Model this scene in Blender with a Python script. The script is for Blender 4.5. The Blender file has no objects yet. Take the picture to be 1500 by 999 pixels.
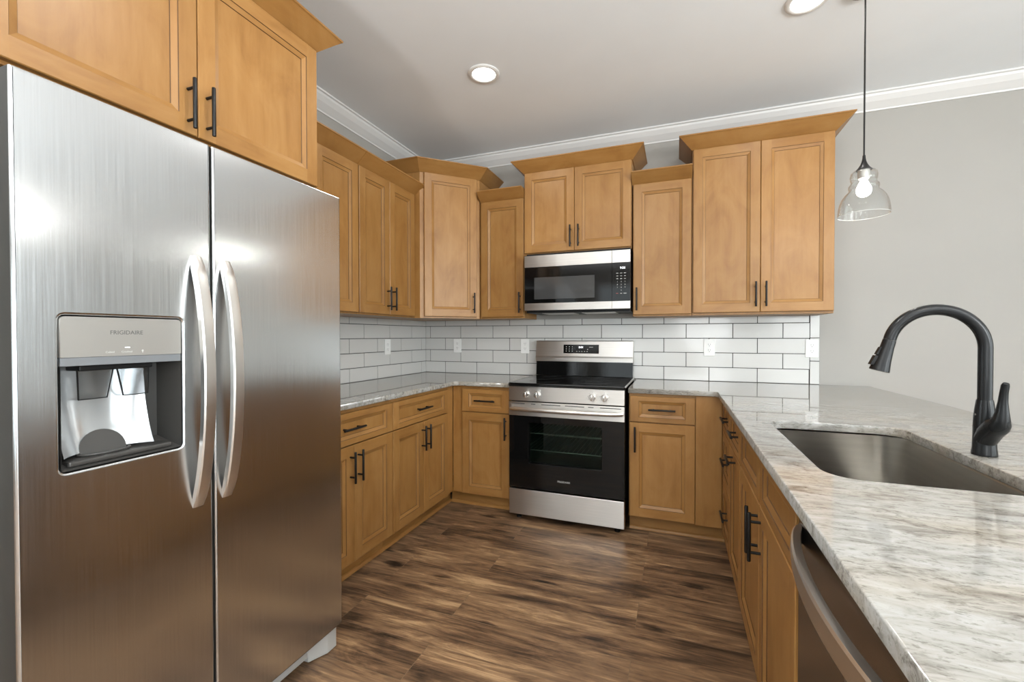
import bpy, bmesh, math
from mathutils import Vector, Matrix

# ------------------------------------------------------------------ camera, light, exposure
S = bpy.context.scene
COL = S.collection
F_PX, YAW, PITCH, ROLL = 642.27, -0.359531, -0.011995, -0.0011994
CAM = Vector((2.150, -3.470, 1.243))
cam = bpy.data.cameras.new('camera')
cam.sensor_fit = 'HORIZONTAL'; cam.sensor_width = 36.0
cam.lens = F_PX / 1500 * 36; cam.clip_start = 0.02; cam.clip_end = 100
camo = bpy.data.objects.new('camera', cam); COL.objects.link(camo)
fw = Vector((math.sin(YAW)*math.cos(PITCH), math.cos(YAW)*math.cos(PITCH), math.sin(PITCH)))
rt = Vector((math.cos(YAW), -math.sin(YAW), 0)); up = rt.cross(fw)
r2 = rt*math.cos(ROLL) + up*math.sin(ROLL); u2 = up*math.cos(ROLL) - rt*math.sin(ROLL)
mw = Matrix((r2, u2, -fw)).transposed().to_4x4(); mw.translation = CAM
camo.matrix_world = mw
S.camera = camo
S.view_settings.view_transform = 'Standard'; S.view_settings.look = 'None'
S.view_settings.gamma = 1; S.view_settings.use_curve_mapping = False
S.view_settings.exposure = 0.16

W = bpy.data.worlds.new('sky'); S.world = W; W.use_nodes = True
bg = W.node_tree.nodes['Background']; bg.inputs[0].default_value = (0.86, 0.93, 1, 1); bg.inputs[1].default_value = 1.5

RX0, RX1, RY0, RY1, CEIL = -2.6, 6.6, -7.6, 0.0, 2.775      # room extents (left kitchen wall is x = 0)
def area(name, loc, rot, sx, sy, power, color=(1, 1, 1), shape='RECTANGLE', spread=math.pi):
    l = bpy.data.lights.new(name, 'AREA'); l.shape = shape; l.size = sx; l.size_y = sy
    l.energy = power; l.color = color; l.spread = spread
    o = bpy.data.objects.new(name, l); COL.objects.link(o); o.location = loc; o.rotation_euler = rot
    return o
H = math.pi/2
DAY = (0.92, 0.965, 1.0)
# daylight standing in the window openings: (centre along wall, width, sill, head)
REAR_WINDOWS = [(-1.0, 1.6, 0.35, 2.45), (1.3, 1.8, 0.35, 2.45), (4.2, 2.6, 0.10, 2.45)]
RIGHT_WINDOWS = [(-2.6, 1.5, 0.55, 2.45), (-4.8, 2.6, 0.10, 2.45)]
P_REAR, P_RIGHT, P_CAN, P_CAN2, P_BULB, P_FILL, P_UP = 3.2, 17.0, 2.6, 12.0, 1.8, 64.0, 125.0
for cx, w, z0, z1 in REAR_WINDOWS:
    area('daylight', (cx, RY0-0.12, (z0+z1)/2), (H, 0, 0), w, z1-z0, P_REAR*w*(z1-z0), DAY)
for cy, w, z0, z1 in RIGHT_WINDOWS:
    area('daylight', (RX1+0.12, cy, (z0+z1)/2), (H, 0, H), w, z1-z0, P_RIGHT*w*(z1-z0), DAY)

# added fill: point lights without lamp bodies, out of view, brightening the kitchen
for gx, gy, gz, gp in ((4.9, -3.9, 1.75, 1.9), (4.2, -5.9, 1.6, 0.7), (2.6, -5.4, 1.4, 1.0)):
    l = bpy.data.lights.new('fill_light', 'POINT'); l.energy = P_FILL*gp; l.shadow_soft_size = 0.45; l.color = (0.94, 0.975, 1.0)
    o = bpy.data.objects.new('fill_light', l); COL.objects.link(o); o.location = (gx, gy, gz)
# added upward area lights without lamp bodies, out of view, to brighten the ceiling
for tx, ty in ((4.2, -4.3), (0.9, -5.3)):
    area('ceiling_fill', (tx, ty, 1.60), (math.pi, 0, 0), 0.36, 0.36, P_UP, (1.0, 0.98, 0.95), 'DISK')
S.cycles.diffuse_bounces = 7; S.cycles.max_bounces = 14

# ------------------------------------------------------------------ materials
def new_mat(name):
    m = bpy.data.materials.new(name); m.use_nodes = True
    nt = m.node_tree; b = nt.nodes['Principled BSDF']
    return m, nt, b
def simple(name, col, rough=0.5, metal=0.0, spec=0.5, coat=0.0, emit=None, es=0.0):
    m, nt, b = new_mat(name)
    b.inputs['Base Color'].default_value = (*col, 1); b.inputs['Roughness'].default_value = rough
    b.inputs['Metallic'].default_value = metal; b.inputs['Specular IOR Level'].default_value = spec
    b.inputs['Coat Weight'].default_value = coat
    if emit: b.inputs['Emission Color'].default_value = (*emit, 1); b.inputs['Emission Strength'].default_value = es
    # fine grain of the surface, so that every material is procedural
    n = nt.nodes.new('ShaderNodeTexNoise'); n.inputs['Scale'].default_value = 180
    bp = nt.nodes.new('ShaderNodeBump'); bp.inputs['Strength'].default_value = 0.015; bp.inputs['Distance'].default_value = 0.002
    nt.links.new(n.outputs['Fac'], bp.inputs['Height']); nt.links.new(bp.outputs[0], b.inputs['Normal'])
    return m
def N(nt, t, **kw):
    n = nt.nodes.new(t)
    for k, v in kw.items():
        if k in n.inputs: n.inputs[k].default_value = v
        else: setattr(n, k, v)
    return n
def ramp(nt, stops):
    r = nt.nodes.new('ShaderNodeValToRGB'); e = r.color_ramp.elements
    while len(e) < len(stops): e.new(0.5)
    for i, (p, c) in enumerate(stops): e[i].position = p; e[i].color = (*c, 1)
    return r
def mapped(nt, scale, random=True):
    tc = nt.nodes.new('ShaderNodeTexCoord'); mp = nt.nodes.new('ShaderNodeMapping'); mp.inputs['Scale'].default_value = scale
    if random:
        oi = nt.nodes.new('ShaderNodeObjectInfo'); ml = N(nt, 'ShaderNodeVectorMath', operation='MULTIPLY_ADD')
        cb = nt.nodes.new('ShaderNodeCombineXYZ')
        for i in range(3): nt.links.new(oi.outputs['Random'], cb.inputs[i])
        nt.links.new(cb.outputs[0], ml.inputs[0]); ml.inputs[1].default_value = (7.3, 3.1, 11.7)
        nt.links.new(tc.outputs['Object'], ml.inputs[2]); nt.links.new(ml.outputs[0], mp.inputs['Vector'])
    else: nt.links.new(tc.outputs['Object'], mp.inputs['Vector'])
    return mp
def wood(name, scale):
    m, nt, b = new_mat(name); L = nt.links.new
    mp = mapped(nt, scale)
    n1 = N(nt, 'ShaderNodeTexNoise', Scale=1.0, Detail=6.0, Roughness=0.6, Distortion=0.4); L(mp.outputs[0], n1.inputs['Vector'])
    mp2 = mapped(nt, tuple(3.2+s*0.13 for s in scale)); n2 = N(nt, 'ShaderNodeTexNoise', Scale=1.0, Detail=5.0, Roughness=0.58, Distortion=0.9); L(mp2.outputs[0], n2.inputs['Vector'])
    mx = N(nt, 'ShaderNodeMath', operation='MULTIPLY_ADD'); L(n1.outputs['Fac'], mx.inputs[0]); mx.inputs[1].default_value = 0.34
    m2 = N(nt, 'ShaderNodeMath', operation='MULTIPLY'); L(n2.outputs['Fac'], m2.inputs[0]); m2.inputs[1].default_value = 0.70
    L(m2.outputs[0], mx.inputs[2])
    cr = ramp(nt, [(0.28, (0.225, 0.100, 0.024)), (0.50, (0.305, 0.149, 0.041)), (0.76, (0.372, 0.200, 0.065))]); L(mx.outputs[0], cr.inputs[0])
    oi = nt.nodes.new('ShaderNodeObjectInfo')
    mr = N(nt, 'ShaderNodeMapRange'); mr.inputs['To Min'].default_value = 0.88; mr.inputs['To Max'].default_value = 1.10; L(oi.outputs['Random'], mr.inputs['Value'])
    hs = nt.nodes.new('ShaderNodeHueSaturation'); L(cr.outputs[0], hs.inputs['Color']); L(mr.outputs[0], hs.inputs['Value'])
    L(hs.outputs[0], b.inputs['Base Color'])
    b.inputs['Roughness'].default_value = 0.38; b.inputs['Specular IOR Level'].default_value = 0.42
    return m
WV = wood('maple_upright_grain', (34, 34, 2.6))
WH = wood('maple_level_grain', (2.6, 2.6, 34))
BEADLINE = simple('dark_bead_line', (0.10, 0.045, 0.014), 0.5)  # dark line along both edges of the door bead
WOOD = [WV, WH, BEADLINE]

def steel(name, col, rough, tangent, aniso, wave=0.0, scale=(1, 1, 1), wscale=2.4):
    m, nt, b = new_mat(name); L = nt.links.new
    mp = mapped(nt, scale, False); n = N(nt, 'ShaderNodeTexNoise', Scale=1.0, Detail=3.0); L(mp.outputs[0], n.inputs['Vector'])
    mr = N(nt, 'ShaderNodeMapRange'); mr.inputs['To Min'].default_value = rough*0.8; mr.inputs['To Max'].default_value = rough*1.25
    L(n.outputs['Fac'], mr.inputs['Value']); L(mr.outputs[0], b.inputs['Roughness'])
    cr = ramp(nt, [(0.25, tuple(c*0.93 for c in col)), (0.75, tuple(min(1, c*1.05) for c in col))]); L(n.outputs['Fac'], cr.inputs[0]); L(cr.outputs[0], b.inputs['Base Color'])
    b.inputs['Metallic'].default_value = 1.0; b.inputs['Anisotropic'].default_value = aniso
    if tangent:
        cb = nt.nodes.new('ShaderNodeCombineXYZ')
        for i in range(3): cb.inputs[i].default_value = tangent[i]
        L(cb.outputs[0], b.inputs['Tangent'])
    if wave:
        mw_ = mapped(nt, (1, 1, 1), False); w = N(nt, 'ShaderNodeTexNoise', Scale=wscale, Detail=1.0); L(mw_.outputs[0], w.inputs['Vector'])
        bp = N(nt, 'ShaderNodeBump'); bp.inputs['Strength'].default_value = 1.0; bp.inputs['Distance'].default_value = wave
        L(w.outputs['Fac'], bp.inputs['Height']); L(bp.outputs[0], b.inputs['Normal'])
    return m
ST_FRIDGE = steel('brushed_steel_upright', (0.63, 0.645, 0.655), 0.21, (0, 1, 0), 0.6, wave=0.012, scale=(300, 300, 4), wscale=1.7)
ST_HANDLE = steel('satin_steel', (0.74, 0.72, 0.69), 0.30, None, 0.0, scale=(3, 3, 3))
ST_LEVEL = steel('brushed_steel_level', (0.68, 0.66, 0.63), 0.35, (0, 0, 1), 0.85, scale=(3, 3, 260))
ST_DARK = steel('dark_brushed_steel', (0.34, 0.32, 0.30), 0.26, None, 0.0, scale=(3, 3, 3))
ST_SINK = steel('sink_steel', (0.82, 0.79, 0.73), 0.36, None, 0.0, scale=(4, 4, 60))
CHROME = simple('knob_chrome', (0.72, 0.70, 0.67), 0.22, 1.0)

BLACK = simple('matt_black_metal', (0.008, 0.0075, 0.007), 0.38, 0.0, 0.3)
FAUCET = simple('black_faucet_finish', (0.010, 0.0105, 0.011), 0.25, 0.0, 0.28)
GLASSBLK = simple('black_glass', (0.004, 0.004, 0.004), 0.03, 0.0, 0.36)
COOKTOP = simple('black_ceramic_glass', (0.006, 0.006, 0.006), 0.05, 0.0, 0.5)
BLKPLAST = simple('black_plastic', (0.007, 0.007, 0.007), 0.45, 0.0, 0.25)
GREYBODY = simple('dark_grey_appliance_side', (0.034, 0.033, 0.030), 0.45)
PLASTIC = simple('light_grey_plastic', (0.42, 0.42, 0.40), 0.45)
SILVERP = simple('silver_panel', (0.360, 0.348, 0.324), 0.38, 0.55)
BANDP = simple('slate_plastic', (0.16, 0.17, 0.18), 0.4)
DARKP = simple('charcoal_plastic', (0.045, 0.043, 0.040), 0.35)
MIRRORP = simple('silvered_liner', (0.50, 0.52, 0.53), 0.16, 0.6)
WHITE = simple('white_plastic', (0.78, 0.78, 0.76), 0.35)
SLOT = simple('slot_dark', (0.05, 0.05, 0.05), 0.6)
LEDWHITE = simple('lit_display', (0.9, 0.9, 0.9), 0.5, emit=(0.9, 0.95, 1.0), es=1.6)
PRINT = simple('grey_print', (0.55, 0.55, 0.53), 0.6)
PRINTDK = simple('dark_print', (0.10, 0.10, 0.095), 0.6)
PRINTRED = simple('red_print', (0.35, 0.06, 0.05), 0.6)
ENAMEL = simple('grey_green_enamel', (0.17, 0.19, 0.17), 0.35)
RACK = simple('rack_wire', (0.75, 0.75, 0.72), 0.3, 0.8)
ELEMENT = simple('burner_mark', (0.06, 0.06, 0.06), 0.25)
DIFF = simple('lamp_diffuser', (0.95, 0.95, 0.95), 0.5, emit=(1.0, 0.985, 0.95), es=7.0)
def bulb_mat(power): return simple('glowing_bulb', (1, 1, 1), 0.4, emit=(1.0, 0.96, 0.90), es=power*40)
PAINTW = simple('white_trim_paint', (0.70, 0.70, 0.69), 0.4)

def plaster(name, col):
    m, nt, b = new_mat(name); L = nt.links.new
    mp = mapped(nt, (1, 1, 1), False); n = N(nt, 'ShaderNodeTexNoise', Scale=3.0, Detail=4.0); L(mp.outputs[0], n.inputs['Vector'])
    cr = ramp(nt, [(0.3, tuple(c*0.985 for c in col)), (0.7, tuple(c*1.015 for c in col))]); L(n.outputs['Fac'], cr.inputs[0]); L(cr.outputs[0], b.inputs['Base Color'])
    n2 = N(nt, 'ShaderNodeTexNoise', Scale=260.0, Detail=2.0); L(mp.outputs[0], n2.inputs['Vector'])
    bp = N(nt, 'ShaderNodeBump'); bp.inputs['Strength'].default_value = 0.05; bp.inputs['Distance'].default_value = 0.002; L(n2.outputs['Fac'], bp.inputs['Height']); L(bp.outputs[0], b.inputs['Normal'])
    b.inputs['Roughness'].default_value = 0.75; b.inputs['Specular IOR Level'].default_value = 0.25
    return m
WALLP = plaster('greige_wall_paint', (0.360, 0.348, 0.324))
CEILP = plaster('ceiling_paint', (0.85, 0.89, 0.915))

def tile_mat():
    m, nt, b = new_mat('white_glazed_tile'); L = nt.links.new
    mp = mapped(nt, (1, 1, 1), False); n = N(nt, 'ShaderNodeTexNoise', Scale=9.0, Detail=1.0); L(mp.outputs[0], n.inputs['Vector'])
    bp = N(nt, 'ShaderNodeBump'); bp.inputs['Strength'].default_value = 0.15; bp.inputs['Distance'].default_value = 0.004; L(n.outputs['Fac'], bp.inputs['Height']); L(bp.outputs[0], b.inputs['Normal'])
    b.inputs['Base Color'].default_value = (0.565, 0.56, 0.54, 1); b.inputs['Roughness'].default_value = 0.12
    return m
TILE = tile_mat(); GROUT = simple('dark_grout', (0.030, 0.029, 0.027), 0.9)

def granite():
    m, nt, b = new_mat('pale_streaked_granite'); L = nt.links.new
    mp = mapped(nt, (5.0, 15.0, 15.0), False)
    mp.inputs['Rotation'].default_value = (0, 0, 0.10)
    n1 = N(nt, 'ShaderNodeTexNoise', Scale=2.2, Detail=8.0, Roughness=0.68, Distortion=0.9); L(mp.outputs[0], n1.inputs['Vector'])
    c1 = ramp(nt, [(0.26, (0.085, 0.077, 0.068)), (0.38, (0.190, 0.180, 0.162)), (0.48, (0.295, 0.287, 0.265)), (0.64, (0.365, 0.362, 0.345))]); L(n1.outputs['Fac'], c1.inputs[0])
    mp3 = mapped(nt, (1.6, 4.5, 4.5), False); n3 = N(nt, 'ShaderNodeTexNoise', Scale=1.5, Detail=3.0, Roughness=0.5); L(mp3.outputs[0], n3.inputs['Vector'])
    c3 = ramp(nt, [(0.46, (1, 1, 1)), (0.66, (1.0, 0.92, 0.82))]); L(n3.outputs['Fac'], c3.inputs[0])
    mx = N(nt, 'ShaderNodeMix', data_type='RGBA', blend_type='MULTIPLY'); mx.inputs[0].default_value = 0.8; L(c1.outputs[0], mx.inputs[6]); L(c3.outputs[0], mx.inputs[7])
    mp2 = mapped(nt, (60, 150, 150), False); n2 = N(nt, 'ShaderNodeTexNoise', Scale=1.0, Detail=3.0, Roughness=0.7); L(mp2.outputs[0], n2.inputs['Vector'])
    c2 = ramp(nt, [(0.34, (0.45, 0.43, 0.40)), (0.46, (1, 1, 1))]); L(n2.outputs['Fac'], c2.inputs[0])
    m2 = N(nt, 'ShaderNodeMix', data_type='RGBA', blend_type='MULTIPLY'); m2.inputs[0].default_value = 0.75; L(mx.outputs[2], m2.inputs[6]); L(c2.outputs[0], m2.inputs[7])
    L(m2.outputs[2], b.inputs['Base Color'])
    b.inputs['Roughness'].default_value = 0.035; b.inputs['Specular IOR Level'].default_value = 0.6
    return m
GRANITE = granite()

def floor_mat():
    m, nt, b = new_mat('dark_rustic_plank_floor'); L = nt.links.new
    tc = nt.nodes.new('ShaderNodeTexCoord')
    br = nt.nodes.new('ShaderNodeTexBrick'); br.offset = 0.37; br.offset_frequency = 2; br.squash = 1.0
    br.inputs['Scale'].default_value = 1.0; br.inputs['Brick Width'].default_value = 1.22; br.inputs['Row Height'].default_value = 0.195
    br.inputs['Mortar Size'].default_value = 0.0011; br.inputs['Mortar Smooth'].default_value = 0.1; br.inputs['Bias'].default_value = 0.0
    br.inputs['Color1'].default_value = (0, 0, 0, 1); br.inputs['Color2'].default_value = (1, 1, 1, 1); br.inputs['Mortar'].default_value = (0.5, 0.5, 0.5, 1)
    L(tc.outputs['Object'], br.inputs['Vector'])
    off = N(nt, 'ShaderNodeVectorMath', operation='MULTIPLY_ADD'); L(br.outputs['Color'], off.inputs[0]); off.inputs[1].default_value = (9.1, 5.3, 17.0); L(tc.outputs['Object'], off.inputs[2])
    mp = nt.nodes.new('ShaderNodeMapping'); mp.inputs['Scale'].default_value = (2.3, 14, 1); L(off.outputs[0], mp.inputs['Vector'])
    n1 = N(nt, 'ShaderNodeTexNoise', Scale=1.0, Detail=10.0, Roughness=0.70, Distortion=1.0); L(mp.outputs[0], n1.inputs['Vector'])
    mp2 = nt.nodes.new('ShaderNodeMapping'); mp2.inputs['Scale'].default_value = (1.5, 5, 1); L(off.outputs[0], mp2.inputs['Vector'])
    n2 = N(nt, 'ShaderNodeTexNoise', Scale=1.3, Detail=3.0, Roughness=0.55, Distortion=0.6); L(mp2.outputs[0], n2.inputs['Vector'])
    mp4 = nt.nodes.new('ShaderNodeMapping'); mp4.inputs['Scale'].default_value = (5, 120, 1); L(off.outputs[0], mp4.inputs['Vector'])
    n4 = N(nt, 'ShaderNodeTexNoise', Scale=1.0, Detail=4.0, Roughness=0.6, Distortion=0.3); L(mp4.outputs[0], n4.inputs['Vector'])
    a = N(nt, 'ShaderNodeMath', operation='MULTIPLY'); L(n1.outputs['Fac'], a.inputs[0]); a.inputs[1].default_value = 0.49
    a2 = N(nt, 'ShaderNodeMath', operation='MULTIPLY_ADD'); L(n2.outputs['Fac'], a2.inputs[0]); a2.inputs[1].default_value = 0.33; L(a.outputs[0], a2.inputs[2])
    a3 = N(nt, 'ShaderNodeMath', operation='MULTIPLY_ADD'); L(n4.outputs['Fac'], a3.inputs[0]); a3.inputs[1].default_value = 0.20; L(a2.outputs[0], a3.inputs[2])
    cr = ramp(nt, [(0.37, (0.020, 0.014, 0.010)), (0.435, (0.068, 0.041, 0.025)), (0.49, (0.140, 0.081, 0.045)), (0.55, (0.225, 0.135, 0.073)), (0.63, (0.42, 0.270, 0.145))])
    mp5 = nt.nodes.new('ShaderNodeMapping'); mp5.inputs['Scale'].default_value = (2.2, 7.5, 1); L(off.outputs[0], mp5.inputs['Vector'])
    dn = N(nt, 'ShaderNodeTexNoise', Scale=3.5, Detail=3.0); L(mp5.outputs[0], dn.inputs['Vector'])
    dv = N(nt, 'ShaderNodeVectorMath', operation='MULTIPLY_ADD'); L(dn.outputs['Color'], dv.inputs[0]); dv.inputs[1].default_value = (0.35, 0.5, 0); L(mp5.outputs[0], dv.inputs[2])
    vo = N(nt, 'ShaderNodeTexVoronoi', Scale=1.0); L(dv.outputs[0], vo.inputs['Vector'])
    kr = N(nt, 'ShaderNodeMapRange'); kr.inputs['From Min'].default_value = 0.03; kr.inputs['From Max'].default_value = 0.22; kr.inputs['To Min'].default_value = -0.17; kr.inputs['To Max'].default_value = 0.0; L(vo.outputs['Distance'], kr.inputs['Value'])
    a4 = N(nt, 'ShaderNodeMath', operation='ADD'); L(a3.outputs[0], a4.inputs[0]); L(kr.outputs[0], a4.inputs[1])
    L(a4.outputs[0], cr.inputs[0])
    mt = N(nt, 'ShaderNodeMix', data_type='RGBA'); L(br.outputs['Fac'], mt.inputs[0]); L(cr.outputs[0], mt.inputs[6]); mt.inputs[7].default_value = (0.17, 0.115, 0.070, 1)
    L(mt.outputs[2], b.inputs['Base Color'])
    bp = N(nt, 'ShaderNodeBump'); bp.inputs['Strength'].default_value = 0.25; bp.inputs['Distance'].default_value = 0.002; L(n4.outputs['Fac'], bp.inputs['Height']); L(bp.outputs[0], b.inputs['Normal'])
    b.inputs['Roughness'].default_value = 0.36; b.inputs['Specular IOR Level'].default_value = 0.4
    return m
FLOORM = floor_mat()

def glass_mat(name, col, rough=0.0, ior=1.46):
    m, nt, b = new_mat(name); b.inputs['Base Color'].default_value = (*col, 1); b.inputs['Transmission Weight'].default_value = 1.0
    b.inputs['Roughness'].default_value = rough; b.inputs['IOR'].default_value = ior
    n = N(nt, 'ShaderNodeTexNoise', Scale=60.0, Detail=1.0); bp = N(nt, 'ShaderNodeBump'); bp.inputs['Strength'].default_value = 0.06; bp.inputs['Distance'].default_value = 0.003
    nt.links.new(n.outputs['Fac'], bp.inputs['Height']); nt.links.new(bp.outputs[0], b.inputs['Normal'])
    return m
PADDLEGLASS = glass_mat('smoky_clear_plastic', (0.70, 0.71, 0.72), 0.05)
def tinted(name, tint, gloss):
    m = bpy.data.materials.new(name); m.use_nodes = True; nt = m.node_tree; nt.nodes.remove(nt.nodes['Principled BSDF'])
    out = nt.nodes['Material Output']; t = nt.nodes.new('ShaderNodeBsdfTransparent'); t.inputs[0].default_value = (*tint, 1)
    g = nt.nodes.new('ShaderNodeBsdfGlossy'); g.inputs['Roughness'].default_value = 0.02
    lw = nt.nodes.new('ShaderNodeLayerWeight'); lw.inputs[0].default_value = 0.5
    pw = N(nt, 'ShaderNodeMath', operation='POWER'); nt.links.new(lw.outputs['Facing'], pw.inputs[0]); pw.inputs[1].default_value = 3.5
    fr = N(nt, 'ShaderNodeMath', operation='MULTIPLY_ADD'); nt.links.new(pw.outputs[0], fr.inputs[0]); fr.inputs[1].default_value = gloss; fr.inputs[2].default_value = 0.015
    mx = nt.nodes.new('ShaderNodeMixShader'); nt.links.new(fr.outputs[0], mx.inputs[0]); nt.links.new(t.outputs[0], mx.inputs[1]); nt.links.new(g.outputs[0], mx.inputs[2])
    nt.links.new(mx.outputs[0], out.inputs[0]); return m
OVENGLASS = tinted('oven_window_glass', (0.50, 0.56, 0.52), 0.5)
SHADEGLASS = tinted('clear_seeded_glass', (0.97, 0.975, 0.975), 0.75)
RIMGLASS = simple('glass_rim_edge', (0.62, 0.62, 0.60), 0.2)
PANEGLASS = tinted('window_pane_glass', (0.95, 0.97, 0.96), 0.6)

# ------------------------------------------------------------------ helpers
class Fr:
    """a vertical face: u runs to the right seen from the front, z up, d out of the face"""
    def __init__(s, o, u, n): s.o, s.u, s.n = Vector(o), Vector(u).normalized(), Vector(n).normalized()
    def __call__(s, u, z, d=0.0): return s.o + s.u*u + Vector((0, 0, z)) + s.n*d
XP = lambda x: Fr((x, 0, 0), (0, 1, 0), (1, 0, 0))       # facing +x, u = y
YM = lambda y: Fr((0, y, 0), (1, 0, 0), (0, -1, 0))      # facing -y, u = x
XM = lambda x: Fr((x, 0, 0), (0, -1, 0), (-1, 0, 0))     # facing -x, u = -y

def thing(name, loc, label, cat, group=None):
    o = bpy.data.objects.new(name, None); COL.objects.link(o); o.location = loc; o.empty_display_size = 0.1
    o['label'] = label; o['category'] = cat
    if group: o['group'] = group
    return o
def root_loc(o):
    v = Vector((0, 0, 0))
    while o is not None: v += o.location; o = o.parent
    return v
def link_mesh(name, me, mats, parent=None, label=None, smooth=False):
    for m in (mats if isinstance(mats, (list, tuple)) else [mats]): me.materials.append(m)
    o = bpy.data.objects.new(name, me); COL.objects.link(o)
    if parent is not None:
        me.transform(Matrix.Translation(-root_loc(parent))); o.parent = parent
    if label: o['label'] = label
    if smooth:
        for p in me.polygons: p.use_smooth = True
        try: me.set_sharp_from_angle(angle=math.radians(38))
        except Exception: pass
    return o
def obj(name, bm, mats, parent=None, label=None, smooth=False):
    me = bpy.data.meshes.new(name); bm.normal_update(); bm.to_mesh(me); bm.free()
    return link_mesh(name, me, mats, parent, label, smooth)
def rebase(o, loc):
    loc = Vector(loc); o.data.transform(Matrix.Translation(-loc)); o.location = loc
    return o
def tag(o, label, cat, group=None):
    o['label'] = label; o['category'] = cat
    if group: o['group'] = group
    return o
def box(bm, x0, x1, y0, y1, z0, z1, bev=0.0, mi=0, seg=2):
    c = [bm.verts.new((x, y, z)) for z in (min(z0, z1), max(z0, z1)) for y in (min(y0, y1), max(y0, y1)) for x in (min(x0, x1), max(x0, x1))]
    fs = [bm.faces.new([c[i] for i in q]) for q in ((0, 2, 3, 1), (4, 5, 7, 6), (0, 1, 5, 4), (2, 6, 7, 3), (0, 4, 6, 2), (1, 3, 7, 5))]
    for f in fs: f.material_index = mi
    if bev > 0:
        es = list({e for f in fs for e in f.edges})
        r = bmesh.ops.bevel(bm, geom=es, offset=bev, segments=seg, profile=0.5, affect='EDGES', clamp_overlap=True)
        for f in r['faces']: f.material_index = mi
def fbox(bm, fr, u0, u1, z0, z1, d0, d1, bev=0.0, mi=0):
    """box in a face frame"""
    n0 = len(bm.verts); box(bm, u0, u1, z0, z1, d0, d1, bev, mi)
    bm.verts.ensure_lookup_table()
    for v in bm.verts[n0:] if bev == 0 else [v for v in bm.verts if v.index >= n0 or v.index == -1]:
        v.co = fr(v.co.x, v.co.y, v.co.z)
def tb(fn):
    """run fn on a temporary bmesh and return it"""
    b = bmesh.new(); fn(b); return b
def fb(fr, u0, u1, z0, z1, d0, d1, bev=0.0, bm=None, mi=0):
    t = bmesh.new(); box(t, u0, u1, z0, z1, d0, d1, bev, mi)
    for v in t.verts: v.co = fr(v.co.x, v.co.y, v.co.z)
    if bm is None: return t
    me = bpy.data.meshes.new('tmp'); t.to_mesh(me); t.free(); bm.from_mesh(me); bpy.data.meshes.remove(me); return bm
def tube(bm, pts, rad, seg=14, cap=True, mi=0):
    pts = [Vector(p) for p in pts]; n = len(pts)
    rads = rad if isinstance(rad, (list, tuple)) else [rad]*n
    t0 = (pts[1]-pts[0]).normalized(); ref = Vector((0, 0, 1)) if abs(t0.z) < 0.9 else Vector((1, 0, 0))
    nrm = t0.cross(ref).normalized(); rings = []; prev = t0
    for i, p in enumerate(pts):
        t = ((pts[min(i+1, n-1)]-p).normalized() + (p-pts[max(i-1, 0)]).normalized()).normalized() if 0 < i < n-1 else ((pts[1]-pts[0]) if i == 0 else (pts[-1]-pts[-2])).normalized()
        q = prev.rotation_difference(t); nrm = (q @ nrm).normalized(); prev = t
        bn = t.cross(nrm)
        rings.append([bm.verts.new(p + (nrm*math.cos(a) + bn*math.sin(a))*rads[i]) for a in [2*math.pi*k/seg for k in range(seg)]])
    for a, b in zip(rings, rings[1:]):
        for k in range(seg):
            f = bm.faces.new((a[k], a[(k+1) % seg], b[(k+1) % seg], b[k])); f.material_index = mi
    if cap:
        bm.faces.new(rings[0][::-1]).material_index = mi; bm.faces.new(rings[-1]).material_index = mi
def lathe(bm, prof, o=(0, 0, 0), axis=(0, 0, 1), seg=32, mi=0):
    """prof = [(r, h)] revolved about axis through o"""
    ax = Vector(axis).normalized(); ref = Vector((1, 0, 0)) if abs(ax.x) < 0.9 else Vector((0, 1, 0))
    e1 = ax.cross(ref).normalized(); e2 = ax.cross(e1); o = Vector(o); rings = []
    for r, h in prof:
        if r < 1e-6: rings.append([bm.verts.new(o + ax*h)])
        else: rings.append([bm.verts.new(o + ax*h + (e1*math.cos(a)+e2*math.sin(a))*r) for a in [2*math.pi*k/seg for k in range(seg)]])
    for a, b in zip(rings, rings[1:]):
        for k in range(seg):
            k2 = (k+1) % seg
            vs = [a[0]] if len(a) == 1 else [a[k], a[k2]]
            vs += [b[0]] if len(b) == 1 else [b[k2], b[k]]
            if len(vs) >= 3: bm.faces.new(vs).material_index = mi
    bmesh.ops.recalc_face_normals(bm, faces=bm.faces[:])
def plate(name, fr, outer, holes, d0, d1, mats, parent=None, bevel=0.0, label=None, flat=False):
    """a slab with holes: 2D outline (u, z) extruded from d0 to d1; flat=True lays it level with (x, y) and z = d"""
    cu = bpy.data.curves.new('tmp', 'CURVE'); cu.dimensions = '2D'; cu.fill_mode = 'BOTH'
    cu.extrude = (d1-d0)/2 - bevel; cu.bevel_depth = bevel; cu.bevel_resolution = 2; cu.offset = -bevel
    for pts in [outer] + holes:
        sp = cu.splines.new('POLY'); sp.points.add(len(pts)-1); sp.use_cyclic_u = True
        for p, (u, z) in zip(sp.points, pts): p.co = (u, z, 0, 1)
    o = bpy.data.objects.new('tmp', cu); COL.objects.link(o)
    dg = bpy.context.evaluated_depsgraph_get(); me = bpy.data.meshes.new_from_object(o.evaluated_get(dg))
    bpy.data.objects.remove(o); bpy.data.curves.remove(cu)
    for v in me.vertices:
        u, z, d = v.co; d += (d0+d1)/2
        v.co = Vector((u, z, d)) if flat else fr(u, z, d)
    me.materials.clear(); me.name = name
    bm = bmesh.new(); bm.from_mesh(me); bmesh.ops.remove_doubles(bm, verts=bm.verts[:], dist=1e-5); bmesh.ops.recalc_face_normals(bm, faces=bm.faces[:])
    for f in bm.faces: f.material_index = 0
    bm.to_mesh(me); bm.free()
    return link_mesh(name, me, mats, parent, label)
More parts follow.
